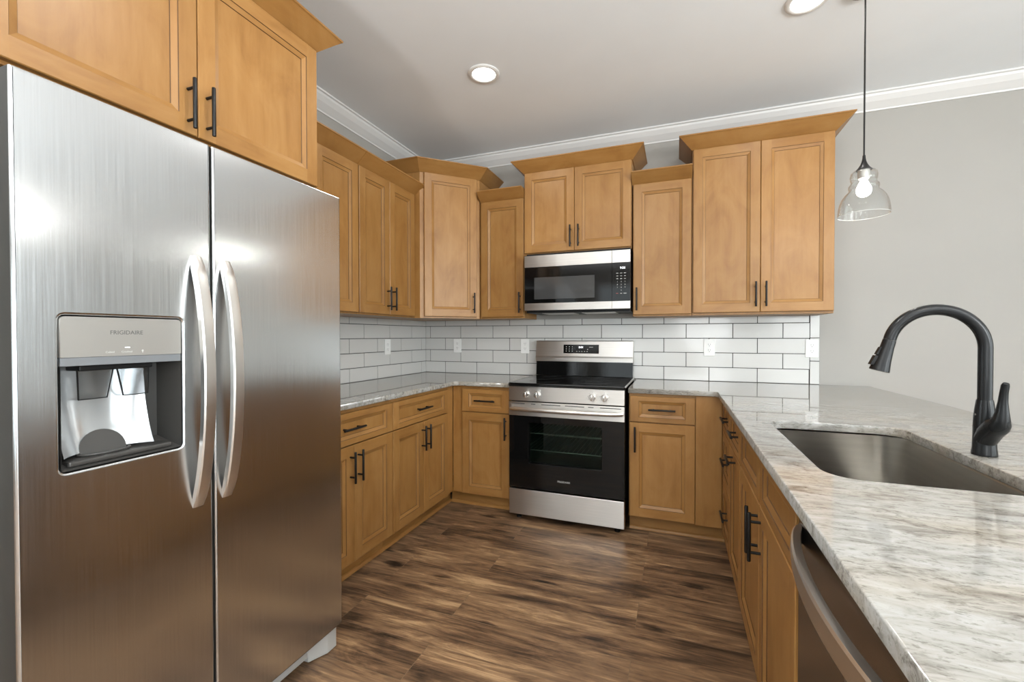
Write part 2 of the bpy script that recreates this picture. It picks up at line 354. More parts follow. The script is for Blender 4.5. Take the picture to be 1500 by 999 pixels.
def rrect(u0, u1, z0, z1, r, n=6):
    p = []
    for cx, cz, a0 in ((u1-r, z0+r, -90), (u1-r, z1-r, 0), (u0+r, z1-r, 90), (u0+r, z0+r, 180)):
        for k in range(n+1):
            a = math.radians(a0 + 90*k/n); p.append((cx+r*math.cos(a), cz+r*math.sin(a)))
    return p
def rect(u0, u1, z0, z1): return [(u0, z0), (u1, z0), (u1, z1), (u0, z1)]
def lettering(name, fr, s, u, z, d, size, m, parent, align='CENTER', label=None):
    cu = bpy.data.curves.new('tmp', 'FONT'); cu.body = s; cu.size = size; cu.align_x = align; cu.align_y = 'CENTER'; cu.extrude = 0.0004; cu.resolution_u = 3
    o = bpy.data.objects.new('tmp', cu); COL.objects.link(o)
    dg = bpy.context.evaluated_depsgraph_get(); me = bpy.data.meshes.new_from_object(o.evaluated_get(dg))
    bpy.data.objects.remove(o); bpy.data.curves.remove(cu)
    for v in me.vertices: v.co = fr(u+v.co.x, z+v.co.y, d+v.co.z)
    me.materials.clear(); me.name = name
    return link_mesh(name, me, m, parent, label)
def sweep(bm, path, prof, closed_prof=True, side=1):
    """sweep a profile [(out, z)] along a plan path [(x, y)] with mitred corners; out is to the right of travel (side=1)"""
    P = [Vector((x, y)) for x, y in path]; n = len(P); rows = []
    def nr(a, b): t = (b-a).normalized(); return Vector((t.y, -t.x))*side
    for i in range(n):
        if i == 0: m = nr(P[0], P[1])
        elif i == n-1: m = nr(P[-2], P[-1])
        else:
            a, b = nr(P[i-1], P[i]), nr(P[i], P[i+1]); m = (a+b)/(1+a.dot(b))
        rows.append([bm.verts.new((P[i].x+m.x*o, P[i].y+m.y*o, z)) for o, z in prof])
    k = len(prof)
    for a, b in zip(rows, rows[1:]):
        for j in range(k): bm.faces.new((a[j], a[(j+1) % k], b[(j+1) % k], b[j]))
    bm.faces.new(rows[0]); bm.faces.new(rows[-1])
    bmesh.ops.recalc_face_normals(bm, faces=bm.faces[:])
    return bm
def panel_front(fr, u0, u1, z0, z1, d0, th=0.020, st=0.056, rl=0.056, slope=0.018):
    """framed door or drawer front with a sloped bead down to a recessed panel"""
    bm = bmesh.new(); D = d0+th
    def q(pts, mi):
        f = bm.faces.new([bm.verts.new(fr(*p)) for p in pts]); f.material_index = mi
    def ring(a, b, mi=None):
        m0, m1 = (0, 1) if mi is None else (mi, mi)
        (au0, au1, az0, az1, ad), (bu0, bu1, bz0, bz1, bd) = a, b
        q([(au0, az0, ad), (au1, az0, ad), (bu1, bz0, bd), (bu0, bz0, bd)], m1)
        q([(au1, az1, ad), (au0, az1, ad), (bu0, bz1, bd), (bu1, bz1, bd)], m1)
        q([(au0, az1, ad), (au0, az0, ad), (bu0, bz0, bd), (bu0, bz1, bd)], m0)
        q([(au1, az0, ad), (au1, az1, ad), (bu1, bz1, bd), (bu1, bz0, bd)], m0)
    def R(iu, iz, d): return (u0+iu, u1-iu, z0+iz, z1-iz, d)
    c = 0.0025
    q([(u1, z0, d0), (u0, z0, d0), (u0, z1, d0), (u1, z1, d0)], 0)
    ring(R(0, 0, d0), R(0, 0, D-c)); ring(R(0, 0, D-c), R(c, c, D))
    q([(u0+c, z0+c, D), (u0+st, z0+c, D), (u0+st, z1-c, D), (u0+c, z1-c, D)], 0)
    q([(u1-st, z0+c, D), (u1-c, z0+c, D), (u1-c, z1-c, D), (u1-st, z1-c, D)], 0)
    q([(u0+st, z0+c, D), (u1-st, z0+c, D), (u1-st, z0+rl, D), (u0+st, z0+rl, D)], 1)
    q([(u0+st, z1-rl, D), (u1-st, z1-rl, D), (u1-st, z1-c, D), (u0+st, z1-c, D)], 1)
    ring(R(st, rl, D), R(st+0.0016, rl+0.0016, D-0.003), 2)
    ring(R(st+0.0016, rl+0.0016, D-0.003), R(st+slope, rl+slope, D-0.0095))
    ring(R(st+slope, rl+slope, D-0.0095), R(st+slope+0.0016, rl+slope+0.0016, D-0.0125), 2)
    i = slope+0.0016
    q([(u0+st+i, z0+rl+i, D-0.0125), (u1-st-i, z0+rl+i, D-0.0125), (u1-st-i, z1-rl-i, D-0.0125), (u0+st+i, z1-rl-i, D-0.0125)], 0)
    return bm
def bar_handle(fr, u, z, d, parent, vertical=True, length=0.157, name='handle'):
    bm = bmesh.new(); h = length/2; s = 0.033
    P = (lambda a, b: fr(u, z+a, d+b)) if vertical else (lambda a, b: fr(u+a, z, d+b))
    tube(bm, [P(-h, s), P(-h+0.002, s), P(h-0.002, s), P(h, s)], [0.0052, 0.006, 0.006, 0.0052], 12)
    for a in (-h+0.029, h-0.029): tube(bm, [P(a, 0), P(a, s)], 0.0046, 10)
    return obj(name, bm, BLACK, parent, smooth=True)
def door(parent, fr, u0, u1, z0, z1, d0, hu=None, hz=None, vertical=True, **kw):
    o = obj('door', panel_front(fr, u0, u1, z0, z1, d0, **kw), WOOD, parent)
    if hu is not None: bar_handle(fr, hu, hz, d0+0.020, o, vertical)
    return o
def drawer(parent, fr, u0, u1, z0, z1, d0, handle=True, name='drawer', rl=0.030):
    o = obj(name, panel_front(fr, u0, u1, z0, z1, d0, rl=rl, st=0.053), WOOD, parent)
    if handle: bar_handle(fr, (u0+u1)/2, (z0+z1)/2, d0+0.020-0.0125, o, False)
    return o
CROWN = lambda zb, zt: [(-0.012, zb), (0.005, zb), (0.009, zb+0.004), (0.078, zt-0.010), (0.084, zt-0.007), (0.084, zt), (-0.012, zt)]

# ------------------------------------------------------------------ room shell
def struct(o): o['kind'] = 'structure'; return o
def wall_with_openings(name, fr, u0, u1, openings, th, m):
    """a wall slab with rectangular openings [(u0, u1, z0, z1)]; built out of the room (d < 0)"""
    bm = bmesh.new(); xs = u0
    for a, b, z0, z1 in sorted(openings):
        fb(fr, xs, a, 0, CEIL, -th, 0, 0, bm)
        if z0 > 0: fb(fr, a, b, 0, z0, -th, 0, 0, bm)
        fb(fr, a, b, z1, CEIL, -th, 0, 0, bm); xs = b
    fb(fr, xs, u1, 0, CEIL, -th, 0, 0, bm)
    return struct(obj(name, bm, m))
bm = bmesh.new(); box(bm, RX0-0.1, RX1+0.1, RY0-0.1, 0.1, -0.06, 0.0); struct(obj('floor', bm, FLOORM))
bm = bmesh.new(); box(bm, RX0-0.1, RX1+0.1, RY0-0.1, 0.1, CEIL, CEIL+0.08); struct(obj('ceiling', bm, CEILP))
bm = bmesh.new(); box(bm, -0.12, RX1+0.1, 0, 0.12, 0, CEIL); struct(obj('wall_back', bm, WALLP))
bm = bmesh.new(); box(bm, -0.12, 0, -3.12, 0, 0, CEIL); struct(obj('wall_left', bm, WALLP))
bm = bmesh.new(); box(bm, RX0-0.12, RX0, RY0-0.1, -3.0, 0, CEIL); box(bm, RX0, -0.12, -3.12, -3.0, 0, CEIL); struct(obj('wall_far_left', bm, WALLP))
YP = Fr((0, RY0, 0), (-1, 0, 0), (0, 1, 0))
wall_with_openings('wall_rear', YP, -RX1-0.1, -RX0+0.1, [(-c-w/2, -c+w/2, a, b) for c, w, a, b in REAR_WINDOWS], 0.12, WALLP)
XMR = XM(RX1)
wall_with_openings('wall_right', XMR, 0, -RY0, [(-c-w/2, -c+w/2, a, b) for c, w, a, b in RIGHT_WINDOWS], 0.12, WALLP)
k = 0
for fr, wins in ((YP, REAR_WINDOWS), (XMR, RIGHT_WINDOWS)):
    for c, w, a, b in wins:
        k += 1
        u0, u1 = -c-w/2, -c+w/2
        f = plate('window_%d' % k, fr, rect(u0+0.002, u1-0.002, a+0.002, b-0.002), [rect(u0+0.06, -c-0.03, a+0.06, b-0.06), rect(-c+0.03, u1-0.06, a+0.06, b-0.06)], -0.09, -0.03, PAINTW)
        struct(f)
        bm = bmesh.new()
        fb(fr, u0+0.061, -c-0.031, a+0.061, b-0.061, -0.064, -0.058, 0, bm); fb(fr, -c+0.031, u1-0.061, a+0.061, b-0.061, -0.064, -0.058, 0, bm)
        p = obj('pane', bm, PANEGLASS, f); p['kind'] = 'structure'
# ceiling crown moulding along the left and the back wall
bm = bmesh.new()
prof = [(0, 2.682), (0.007, 2.682), (0.010, 2.690), (0.020, 2.697), (0.052, 2.722), (0.074, 2.748), (0.079, 2.760), (0.090, 2.764), (0.090, CEIL-0.001), (0, CEIL-0.001)]
sweep(bm, [(0.0, -3.11), (0.0, 0.0), (RX1, 0.0)], prof)
struct(obj('trim_1', bm, PAINTW))

# ------------------------------------------------------------------ backsplash tiles
TP, TR, G2 = 0.308, 0.1048, 0.0021
ZR = [0.9145, 1.0138, 1.1186, 1.2234, 1.3282, 1.4330]
def tiles(name, fr, edges, z_top, label, first_off, sgn=1, extra=None):
    """edges = (u0, u1): rows of running-bond tiles on a dark grout bed"""
    bm = bmesh.new(); u0, u1 = edges
    fb(fr, u0, u1, 0.9145, z_top, 0.0, 0.0055, 0, bm, 1)
    for r in range(5):
        z0, z1 = ZR[r]+G2, min(ZR[r+1]-G2, z_top)
        if z1-z0 < 0.01: continue
        off = first_off if r % 2 == 1 else first_off - TP/2
        k = math.floor((u0-off)/TP)
        while off+k*TP < u1:
            a, b = max(off+k*TP, u0)+G2, min(off+(k+1)*TP, u1)-G2
            if b-a > 0.008: fb(fr, a, b, z0, z1, 0.004, 0.0085, 0.0012, bm, 0)
            k += 1
    if extra: extra(bm)
    return tag(obj(name, bm, [TILE, GROUT]), label, 'backsplash')
def back_extra(bm):
    fr = YM(-0.0008)
    for r in range(4):                                            # upright trim tiles at the open end
        a, b = 0.9145+0.1558*r+G2, min(0.9145+0.1558*(r+1)-G2, 1.376)
        if b-a > 0.02: fb(fr, 2.9885, 3.0415, a, b, 0.004, 0.0085, 0.0012, bm, 0)
    fb(fr, 2.9875, 3.0425, 0.9145, 1.376, 0, 0.0055, 0, bm, 1)
tiles('backsplash', YM(-0.0008), (0.0095, 2.987), 1.376, 'white subway tile backsplash with dark grout on the back wall behind the range', 0.0579, extra=back_extra)
tiles('backsplash', XP(0.0008), (-2.05, -0.0002), 1.376, 'white subway tile backsplash with dark grout on the left wall beside the refrigerator', -0.2330-TP*7)

# ------------------------------------------------------------------ wall cabinets
ZB = 1.377
def carcass(parent, x0, x1, y0, y1, z0, z1, name='carcass'):
    bm = bmesh.new(); box(bm, x0, x1, y0, y1, z0, z1, 0.0015); return obj(name, bm, WV, parent)
def crown(parent, path, zb, zt, side=1):
    bm = bmesh.new(); sweep(bm, path, CROWN(zb, zt), side=side); return obj('crown_moulding', bm, WH, parent)
# tall cabinet at the right end of the back wall
t = thing('upper_cabinet', (2.64, -0.15, ZB), 'widest two-door maple wall cabinet, right of the narrow one and beside the glass pendant', 'cabinet')
carcass(t, 2.2445, 3.036, -0.305, -0.002, ZB, 2.475)
f = YM(-0.305)
door(t, f, 2.250, 2.641, 1.393, 2.468, 0.001, 2.614, 1.504); door(t, f, 2.644, 3.033, 1.393, 2.468, 0.001, 2.671, 1.504)
crown(t, [(2.2445, -0.002), (2.2445, -0.305), (3.036, -0.305), (3.036, -0.002)], 2.470, 2.548, 1)
# narrow cabinet right of the microwave
t = thing('upper_cabinet', (2.05, -0.15, ZB), 'narrow single-door maple wall cabinet right of the microwave', 'cabinet')
carcass(t, 1.862, 2.2425, -0.305, -0.002, ZB, 2.292)
door(t, f, 1.866, 2.238, 1.388, 2.285, 0.001, 1.891, 1.494)
crown(t, [(1.8565, -0.305), (2.2425, -0.305)], 2.287, 2.358, 1)
# cabinet above the microwave
t = thing('upper_cabinet', (1.46, -0.15, 1.85), 'short two-door maple wall cabinet above the microwave', 'cabinet')
carcass(t, 1.0665, 1.8545, -0.305, -0.002, 1.850, 2.470)
door(t, f, 1.070, 1.4495, 1.864, 2.464, 0.001, 1.4255, 1.965); door(t, f, 1.4525, 1.851, 1.864, 2.464, 0.001, 1.4845, 1.965)
crown(t, [(1.0665, -0.002), (1.0665, -0.305), (1.8545, -0.305), (1.8545, -0.002)], 2.466, 2.546, 1)
# narrow cabinet left of the microwave
t = thing('upper_cabinet', (0.87, -0.15, ZB), 'narrow single-door maple wall cabinet left of the microwave', 'cabinet')
carcass(t, 0.695, 1.0645, -0.305, -0.002, ZB, 2.292)
door(t, f, 0.709, 1.061, 1.388, 2.285, 0.001, 1.035, 1.494)
crown(t, [(0.700, -0.305), (1.0645, -0.305)], 2.287, 2.358, 1)
# angled corner cabinet
t = thing('corner_cabinet', (0.25, -0.25, ZB), 'tall angled single-door maple corner cabinet between the left and back walls', 'cabinet')
A, B = (0.352, -0.640), (0.690, -0.310)
bm = bmesh.new(); pl = [(0.002, -0.640), A, B, (0.690, -0.002), (0.002, -0.002)]
lo = [bm.verts.new((x, y, ZB)) for x, y in pl]; hi = [bm.verts.new((x, y, 2.470)) for x, y in pl]
bm.faces.new(lo[::-1]); bm.faces.new(hi)
for i in range(5): bm.faces.new((lo[i], lo[(i+1) % 5], hi[(i+1) % 5], hi[i]))
bmesh.ops.recalc_face_normals(bm, faces=bm.faces[:]); obj('carcass', bm, WV, t)
du = Vector((B[0]-A[0], B[1]-A[1], 0)); DL = du.length; du.normalize()
fd = Fr((A[0], A[1], 0), du, (du.y, -du.x, 0))
door(t, fd, 0.030, DL-0.030, 1.390, 2.463, 0.001, DL-0.030-0.030, 1.497)
crown(t, [(0.002, -0.640), A, B, (0.690, -0.002)], 2.466, 2.546, 1)
# left wall
fx = XP(0.305)
t = thing('upper_cabinet', (0.15, -0.96, ZB), 'two-door maple wall cabinet on the left wall next to the angled corner cabinet', 'cabinet')
carcass(t, 0.002, 0.305, -1.277, -0.643, ZB, 2.297)
door(t, fx, -1.273, -0.971, 1.388, 2.290, 0.001, -0.999, 1.494); door(t, fx, -0.968, -0.667, 1.388, 2.290, 0.001, -0.940, 1.494)
crown(t, [(0.305, -1.277), (0.305, -0.655), (0.10, -0.655)], 2.290, 2.368, 1)
t = thing('upper_cabinet', (0.15, -1.63, ZB), 'two-door maple wall cabinet partly hidden behind the refrigerator', 'cabinet')
carcass(t, 0.002, 0.305, -1.982, -1.279, ZB, 2.297)
door(t, fx, -1.978, -1.632, 1.388, 2.290, 0.001, -1.660, 1.494); door(t, fx, -1.629, -1.283, 1.388, 2.290, 0.001, -1.601, 1.494)
crown(t, [(0.305, -1.983), (0.305, -1.279)], 2.290, 2.368, 1)
# over the refrigerator
t = thing('refrigerator_cabinet', (0.34, -2.475, 1.875), 'deep two-door maple cabinet above the refrigerator', 'cabinet')
carcass(t, 0.002, 0.680, -2.985, -1.985, 1.875, 2.470)
ff = XP(0.680)
door(t, ff, -2.978, -2.494, 1.885, 2.464, 0.001, -2.524, 1.974); door(t, ff, -2.491, -1.990, 1.885, 2.464, 0.001, -2.464, 1.974)
crown(t, [(0.002, -2.985), (0.680, -2.985), (0.680, -1.985), (0.002, -1.985)], 2.466, 2.546, 1)

# ------------------------------------------------------------------ base cabinets
ZT = 0.883
def toe(parent, path_kick, side, shoe=True):
    """recessed kick board with a quarter-round at its foot; path = front line of the board"""
    bm = bmesh.new(); sweep(bm, path_kick, [(-0.016, 0.0005), (0, 0.0005), (0, 0.0995), (-0.016, 0.0995)], side=side); obj('toe_kick', bm, WH, parent)
    q = [(0, 0.0005)] + [(0.014*math.cos(a), 0.0005+0.019*math.sin(a)) for a in [H*k/5 for k in range(6)]]
    bm = bmesh.new(); sweep(bm, path_kick, q, side=side); obj('shoe_moulding', bm, WH, parent)
fb1 = XP(0.610)
ZD0, ZD1, ZW0, ZW1 = 0.104, 0.694, 0.700, 0.861          # door and drawer heights
t = thing('base_cabinet', (0.3, -1.68, 0), 'two-door maple base cabinet with a drawer, next to the refrigerator', 'cabinet')
carcass(t, 0.002, 0.610, -2.035, -1.3665, 0.100, ZT)
drawer(t, fb1, -2.030, -1.3695, ZW0, ZW1, 0.001)
door(t, fb1, -2.030, -1.6905, ZD0, ZD1, 0.001, -1.7175, 0.589); door(t, fb1, -1.6875, -1.3695, ZD0, ZD1, 0.001, -1.6605, 0.589)
toe(t, [(0.556, -2.035), (0.556, -1.3665)], 1)
t = thing('base_cabinet', (0.3, -1.04, 0), 'two-door maple base cabinet with a drawer, at the inner left corner', 'cabinet')
carcass(t, 0.002, 0.610, -1.3645, -0.612, 0.100, ZT)
drawer(t, fb1, -1.3615, -0.722, ZW0, ZW1, 0.001)
door(t, fb1, -1.3615, -1.0365, ZD0, ZD1, 0.001, -1.0635, 0.593); door(t, fb1, -1.0335, -0.722, ZD0, ZD1, 0.001, -1.0065, 0.593)
toe(t, [(0.556, -1.3645), (0.556, -0.553)], 1)
fy = YM(-0.610)
t = thing('base_cabinet', (0.87, -0.3, 0), 'narrow maple base cabinet with a drawer over one door, left of the range', 'cabinet')
carcass(t, 0.612, 1.068, -0.610, -0.002, 0.100, ZT)
drawer(t, fy, 0.695, 1.061, ZW0, ZW1, 0.001); door(t, fy, 0.695, 1.061, ZD0, ZD1, 0.001, 1.0375, 0.597)
toe(t, [(0.572, -0.553), (1.068, -0.553)], 1)
t = thing('base_cabinet', (2.1, -0.3, 0), 'maple base cabinet with a drawer over one door, right of the range', 'cabinet')
carcass(t, 1.868, 2.4205, -0.610, -0.002, 0.100, ZT)
drawer(t, fy, 1.875, 2.2545, ZW0+0.004, ZW1+0.004, 0.001); door(t, fy, 1.875, 2.2545, ZD0+0.004, ZD1+0.004, 0.001, 1.9075, 0.597)
bm = bmesh.new(); fb(fy, 2.2575, 2.4005, 0.104, 0.8825, 0.001, 0.019, 0.001, bm); obj('filler_panel', bm, WV, t)
toe(t, [(1.868, -0.553), (2.4385, -0.553)], 1)
# peninsula, facing the aisle
PX = 2.4225
fp = XM(PX)
def pen_cab(label, y0, y1, name='base_cabinet'):
    t = thing(name, (2.7, -(y0+y1)/2, 0), label, 'cabinet')
    carcass(t, PX, 3.030, -y1, -y0, 0.100, ZT-0.001 if name != 'sink_cabinet' else 0.60)
    toe(t, [(PX+0.02, -y0), (PX+0.02, -y1)], 1)
    return t
t = pen_cab('maple base cabinet with three stacked drawers, at the corner end of the peninsula', 0.612, 1.0035)
for a, b in ((ZW0, ZW1), (0.405, ZD1), (ZD0, 0.399)): drawer(t, fp, 0.660, 1.000, a, b, 0.001, rl=0.030 if b-a < 0.2 else 0.053)
t = pen_cab('maple peninsula cabinet with a drawer over a pull-out front, next to the sink cabinet', 1.0055, 1.3985)
drawer(t, fp, 1.009, 1.395, ZW0, ZW1, 0.001)
o = door(t, fp, 1.009, 1.395, ZD0, ZD1, 0.001); bar_handle(fp, 1.202, 0.662, 0.021, o, False)
t = pen_cab('maple sink cabinet with two false fronts over two doors, beside the dishwasher', 1.4005, 2.3285, 'sink_cabinet')
bm = bmesh.new(); fb(fp, 1.4005, 2.3285, 0.6005, ZT-0.001, -0.020, 0, 0, bm); obj('face_frame', bm, WV, t)
for ya, yb in ((-1.4205, -1.4005), (-2.3285, -2.3085)):
    bm = bmesh.new(); box(bm, PX+0.0205, 3.03, ya, yb, 0.6005, ZT-0.001); obj('side_panel', bm, WV, t)
drawer(t, fp, 1.404, 1.862, ZW0, ZW1, 0.001, False, 'false_front'); drawer(t, fp, 1.865, 2.325, ZW0, ZW1, 0.001, False, 'false_front')
door(t, fp, 1.404, 1.862, ZD0, ZD1, 0.001, 1.834, 0.597); door(t, fp, 1.865, 2.325, ZD0, ZD1, 0.001, 1.893, 0.597)
# plain back and end panels of the peninsula
bm = bmesh.new(); box(bm, 3.032, 3.052, -3.02, -0.012, 0.0005, ZT-0.001, 0.001); box(bm, PX-0.02, 3.0315, -3.02, -2.985, 0.0005, ZT-0.001, 0.001)
tag(rebase(obj('peninsula_panel', bm, WV), (3.04, -1.5, 0)), 'plain maple panel closing the back and near end of the peninsula', 'panel')

# ------------------------------------------------------------------ countertops
def arc(cx, cy, r, a0, a1, n=6): return [(cx+r*math.cos(math.radians(a0+(a1-a0)*k/n)), cy+r*math.sin(math.radians(a0+(a1-a0)*k/n))) for k in range(n+1)]
CZ0, CZ1 = 0.884, 0.914
left = [(0.0095, -2.040), (0.648, -2.040)] + arc(0.688, -0.688, 0.040, 180, 90) + [(1.0695, -0.648), (1.0695, -0.0095), (0.0095, -0.0095)]
o = plate('countertop', None, left, [], CZ0, CZ1, GRANITE, bevel=0.003, flat=True)
tag(rebase(o, (0.4, -0.6, CZ0)), 'pale streaked granite L-shaped countertop on the left base cabinets', 'countertop')
right = [(1.8665, -0.0095), (1.8665, -0.648)] + arc(2.335, -0.688, 0.040, 90, 0) + [(2.375, -3.05), (3.335, -3.05), (3.335, -0.75), (3.316, -0.0095)]
hole = rrect(2.482, 2.892, -2.262, -1.522, 0.075, 8)
o = plate('countertop', None, right, [hole], CZ0, CZ1, GRANITE, bevel=0.003, flat=True)
tag(rebase(o, (2.8, -1.5, CZ0)), 'pale streaked granite peninsula countertop around the sink', 'countertop')

# ------------------------------------------------------------------ sink
t = thing('sink', (2.687, -1.892, 0.66), 'undermount stainless steel sink set into the peninsula countertop', 'sink')
bm = bmesh.new()
def loop(inset, z, r): return [bm.verts.new((x, y, z)) for x, y in rrect(2.476+inset, 2.898-inset, -2.268+inset, -1.516+inset, r, 8)]
rings = [loop(-0.022, 0.8825, 0.09), loop(0.0, 0.8825, 0.08), loop(0.003, 0.879, 0.078), loop(0.008, 0.70, 0.074), loop(0.014, 0.68, 0.07), loop(0.030, 0.668, 0.06), loop(0.12, 0.664, 0.03)]
for a, b in zip(rings, rings[1:]):
    for i in range(len(a)): bm.faces.new((a[i], a[(i+1) % len(a)], b[(i+1) % len(b)], b[i]))
bm.faces.new(rings[-1])
bmesh.ops.solidify(bm, geom=bm.faces[:], thickness=0.0015)
bmesh.ops.recalc_face_normals(bm, faces=bm.faces[:])
obj('bowl', bm, ST_SINK, t, smooth=True)
bm = bmesh.new(); lathe(bm, [(0.0, 0.0015), (0.030, 0.0015), (0.036, 0.004), (0.054, 0.0045), (0.056, 0.001), (0.0, 0.0005)], (2.687, -1.80, 0.6655)); obj('drain', bm, CHROME, t, smooth=True)

# ------------------------------------------------------------------ faucet
FX, FY = 2.940, -1.893
t = thing('faucet', (FX, FY, 0.914), 'black pull-down gooseneck faucet standing behind the sink', 'faucet')
bm = bmesh.new()
lathe(bm, [(0.0, 0), (0.0255, 0), (0.0262, 0.002), (0.0262, 0.006), (0.0245, 0.02), (0.0235, 0.05), (0.0232, 0.08), (0.0222, 0.105), (0.0200, 0.128), (0.0178, 0.146), (0.0168, 0.152), (0.0, 0.152)], (FX, FY, 0.9142))
tube(bm, [(FX, FY, 0.952), (FX, FY-0.010, 0.966), (FX, FY-0.022, 0.981), (FX, FY-0.034, 0.992), (FX, FY-0.044, 0.999)], [0.0225, 0.0245, 0.0255, 0.0252, 0.0246], 24)
obj('body', bm, FAUCET, t, smooth=True)
bm = bmesh.new()
lathe(bm, [(0.0, 0), (0.0028, 0), (0.0028, 0.0008), (0, 0.0012)], (FX-0.0205, FY-0.003, 1.025), (-1, -0.12, 0.1), 12); obj('trim_dot', bm, CHROME, t, smooth=True)
bm = bmesh.new()
tube(bm, [(FX, FY-0.0455, 1.0000), (FX, FY-0.053, 1.005), (FX, FY-0.061, 1.013), (FX, FY-0.066, 1.026), (FX, FY-0.069, 1.045), (FX, FY-0.071, 1.070), (FX, FY-0.0745, 1.095), (FX, FY-0.079, 1.113), (FX, FY-0.082, 1.119)],
     [0.0252, 0.0245, 0.0215, 0.0168, 0.0128, 0.0098, 0.0085, 0.0082, 0.0062], 18)
obj('lever', bm, FAUCET, t, smooth=True)
RA, ZA = 0.107, 1.208
arcp = [(FX, FY, 1.066), (FX, FY, 1.12), (FX, FY, 1.17)] + [(FX-RA+RA*math.cos(math.radians(a)), FY, ZA+RA*math.sin(math.radians(a))) for a in range(0, 171, 6)]
bm = bmesh.new(); tube(bm, arcp, 0.0153, 24); obj('spout', bm, FAUCET, t, smooth=True)
pe = Vector(arcp[-1]); dirn = (Vector(arcp[-1])-Vector(arcp[-2])).normalized()
bm = bmesh.new(); lathe(bm, [(0.0, 0), (0.0158, 0), (0.0160, 0.003), (0.0165, 0.020), (0.0200, 0.060), (0.0242, 0.088), (0.0245, 0.092), (0.0215, 0.093), (0, 0.091)], pe+dirn*0.0015, dirn, 28)
hd = obj('spray_head', bm, FAUCET, t, smooth=True)
bm = bmesh.new()
side = Vector((dirn.z, 0, -dirn.x)); side = side if side.x < 0 else -side
for a, b, w, th in ((0.026, 0.050, 0.008, 0.0225), (0.053, 0.082, 0.010, 0.0285)):
    c0, c1 = pe+dirn*a+side*(th-0.010), pe+dirn*b+side*(th-0.006)
    vs = []
    for c, s in ((c0, 0.0055), (c1, 0.0060)):
        for dx, dy in ((-s, -w), (s, -w), (s, w), (-s, w)): vs.append(bm.verts.new(c+side*dx+Vector((0, dy, 0))))
    for q in ((0, 1, 2, 3), (7, 6, 5, 4), (0, 4, 5, 1), (1, 5, 6, 2), (2, 6, 7, 3), (3, 7, 4, 0)): bm.faces.new([vs[i] for i in q])
bmesh.ops.recalc_face_normals(bm, faces=bm.faces[:]); bmesh.ops.bevel(bm, geom=bm.edges[:], offset=0.0012, segments=2, affect='EDGES', profile=0.5)
obj('spray_button', bm, BLKPLAST, hd)

# ------------------------------------------------------------------ refrigerator
t = thing('refrigerator', (0.45, -2.538, 0), 'large stainless steel side-by-side refrigerator with a door dispenser', 'refrigerator')
bm = bmesh.new(); box(bm, 0.030, 0.815, -2.990, -2.086, 0.030, 1.772, 0.004); obj('cabinet_body', bm, GREYBODY, t)
fr_ = XP(0.0)
XF = 0.900
def fridge_door(name, y0, y1, holes):
    o = plate(name, fr_, rrect(y0, y1, 0.095, 1.790, 0.004, 3), holes, 0.822, XF, [ST_FRIDGE, GREYBODY], t, bevel=0.006)
    for p in o.data.polygons:
        if abs(p.normal.x) < 0.2: p.material_index = 1
    return o
DY0, DY1, DZ0, DZ1 = -2.928, -2.675, 0.943, 1.290
dl = fridge_door('freezer_door', -2.998, -2.5955, [rrect(DY0, DY1, DZ0, DZ1, 0.012, 5)])
dr = fridge_door('refrigerator_door', -2.5890, -2.078, [])
def bow_handle(parent, P, length, width, depth, mat, n=28, th=0.013, foot=0.0):
    """P(s, w, d) -> world; bowed flat bar of the given length (s), width (w) and rise (d)"""
    bm = bmesh.new(); rows = []
    for i in range(n+1):
        q = i/n; s = (q-0.5)*length
        e = 1-(2*q-1)**2
        do = depth*(e**0.72)+0.004; di = max(depth*(e**0.72)*1.0-th, 0.0) if 0 < i < n else 0.0
        w = width/2*(0.90+0.10*min(1, e*4)); c = 0.0035
        rows.append([bm.verts.new(P(s, a, b)) for a, b in ((-w, di), (-w, do-c), (-w+c, do), (0, do+0.001), (w-c, do), (w, do-c), (w, di))])
    m = len(rows[0])
    for a, b in zip(rows, rows[1:]):
        for j in range(m): bm.faces.new((a[j], a[(j+1) % m], b[(j+1) % m], b[j]))
    bm.faces.new(rows[0]); bm.faces.new(rows[-1]); bmesh.ops.recalc_face_normals(bm, faces=bm.faces[:])
    return obj('handle', bm, mat, parent, smooth=True)
bow_handle(dl, lambda s, w, d: Vector((XF+d, -2.6375+w, 1.1165+s)), 0.697, 0.033, 0.054, ST_HANDLE)
bow_handle(dr, lambda s, w, d: Vector((XF+d, -2.5535+w, 1.1165+s)), 0.697, 0.033, 0.054, ST_HANDLE)
# dispenser: silver fascia, slate band, silvered niche with two paddles
fx0 = XP(0.0); g = 0.003
plate('dispenser_panel', fx0, [(DY0+g, 1.196), (DY1-g, 1.196)] + [p for p in rrect(DY0+g, DY1-g, 1.15, DZ1-g, 0.010, 5) if p[1] > 1.2], [], 0.850, XF-0.001, SILVERP, dl)
bm = bmesh.new(); fb(fx0, DY0+g, DY1-g, 1.1765, 1.1955, 0.850, XF-0.002, 0.001, bm); obj('dispenser_band', bm, BANDP, dl)
bm = bmesh.new()
def qd(pts, mi=0): bm.faces.new([bm.verts.new(p) for p in pts]).material_index = mi
xb = 0.8165
a, b = DY0+g, DY1-g
qd([(XF-0.002, b, DZ0+g), (XF-0.002, b, 1.176), (xb, b-0.012, 1.176), (xb, b-0.012, DZ0+0.03)])
qd([(XF-0.002, a, 1.176), (XF-0.002, a, DZ0+g), (xb, a+0.006, DZ0+0.03), (xb, a+0.006, 1.176)])
qd([(XF-0.002, a, DZ0+g), (XF-0.002, b, DZ0+g), (xb, b-0.012, DZ0+0.03), (xb, a+0.006, DZ0+0.03)])
qd([(XF-0.002, a, 1.176), (xb, a+0.006, 1.176), (xb, b-0.012, 1.176), (XF-0.002, b, 1.176)])
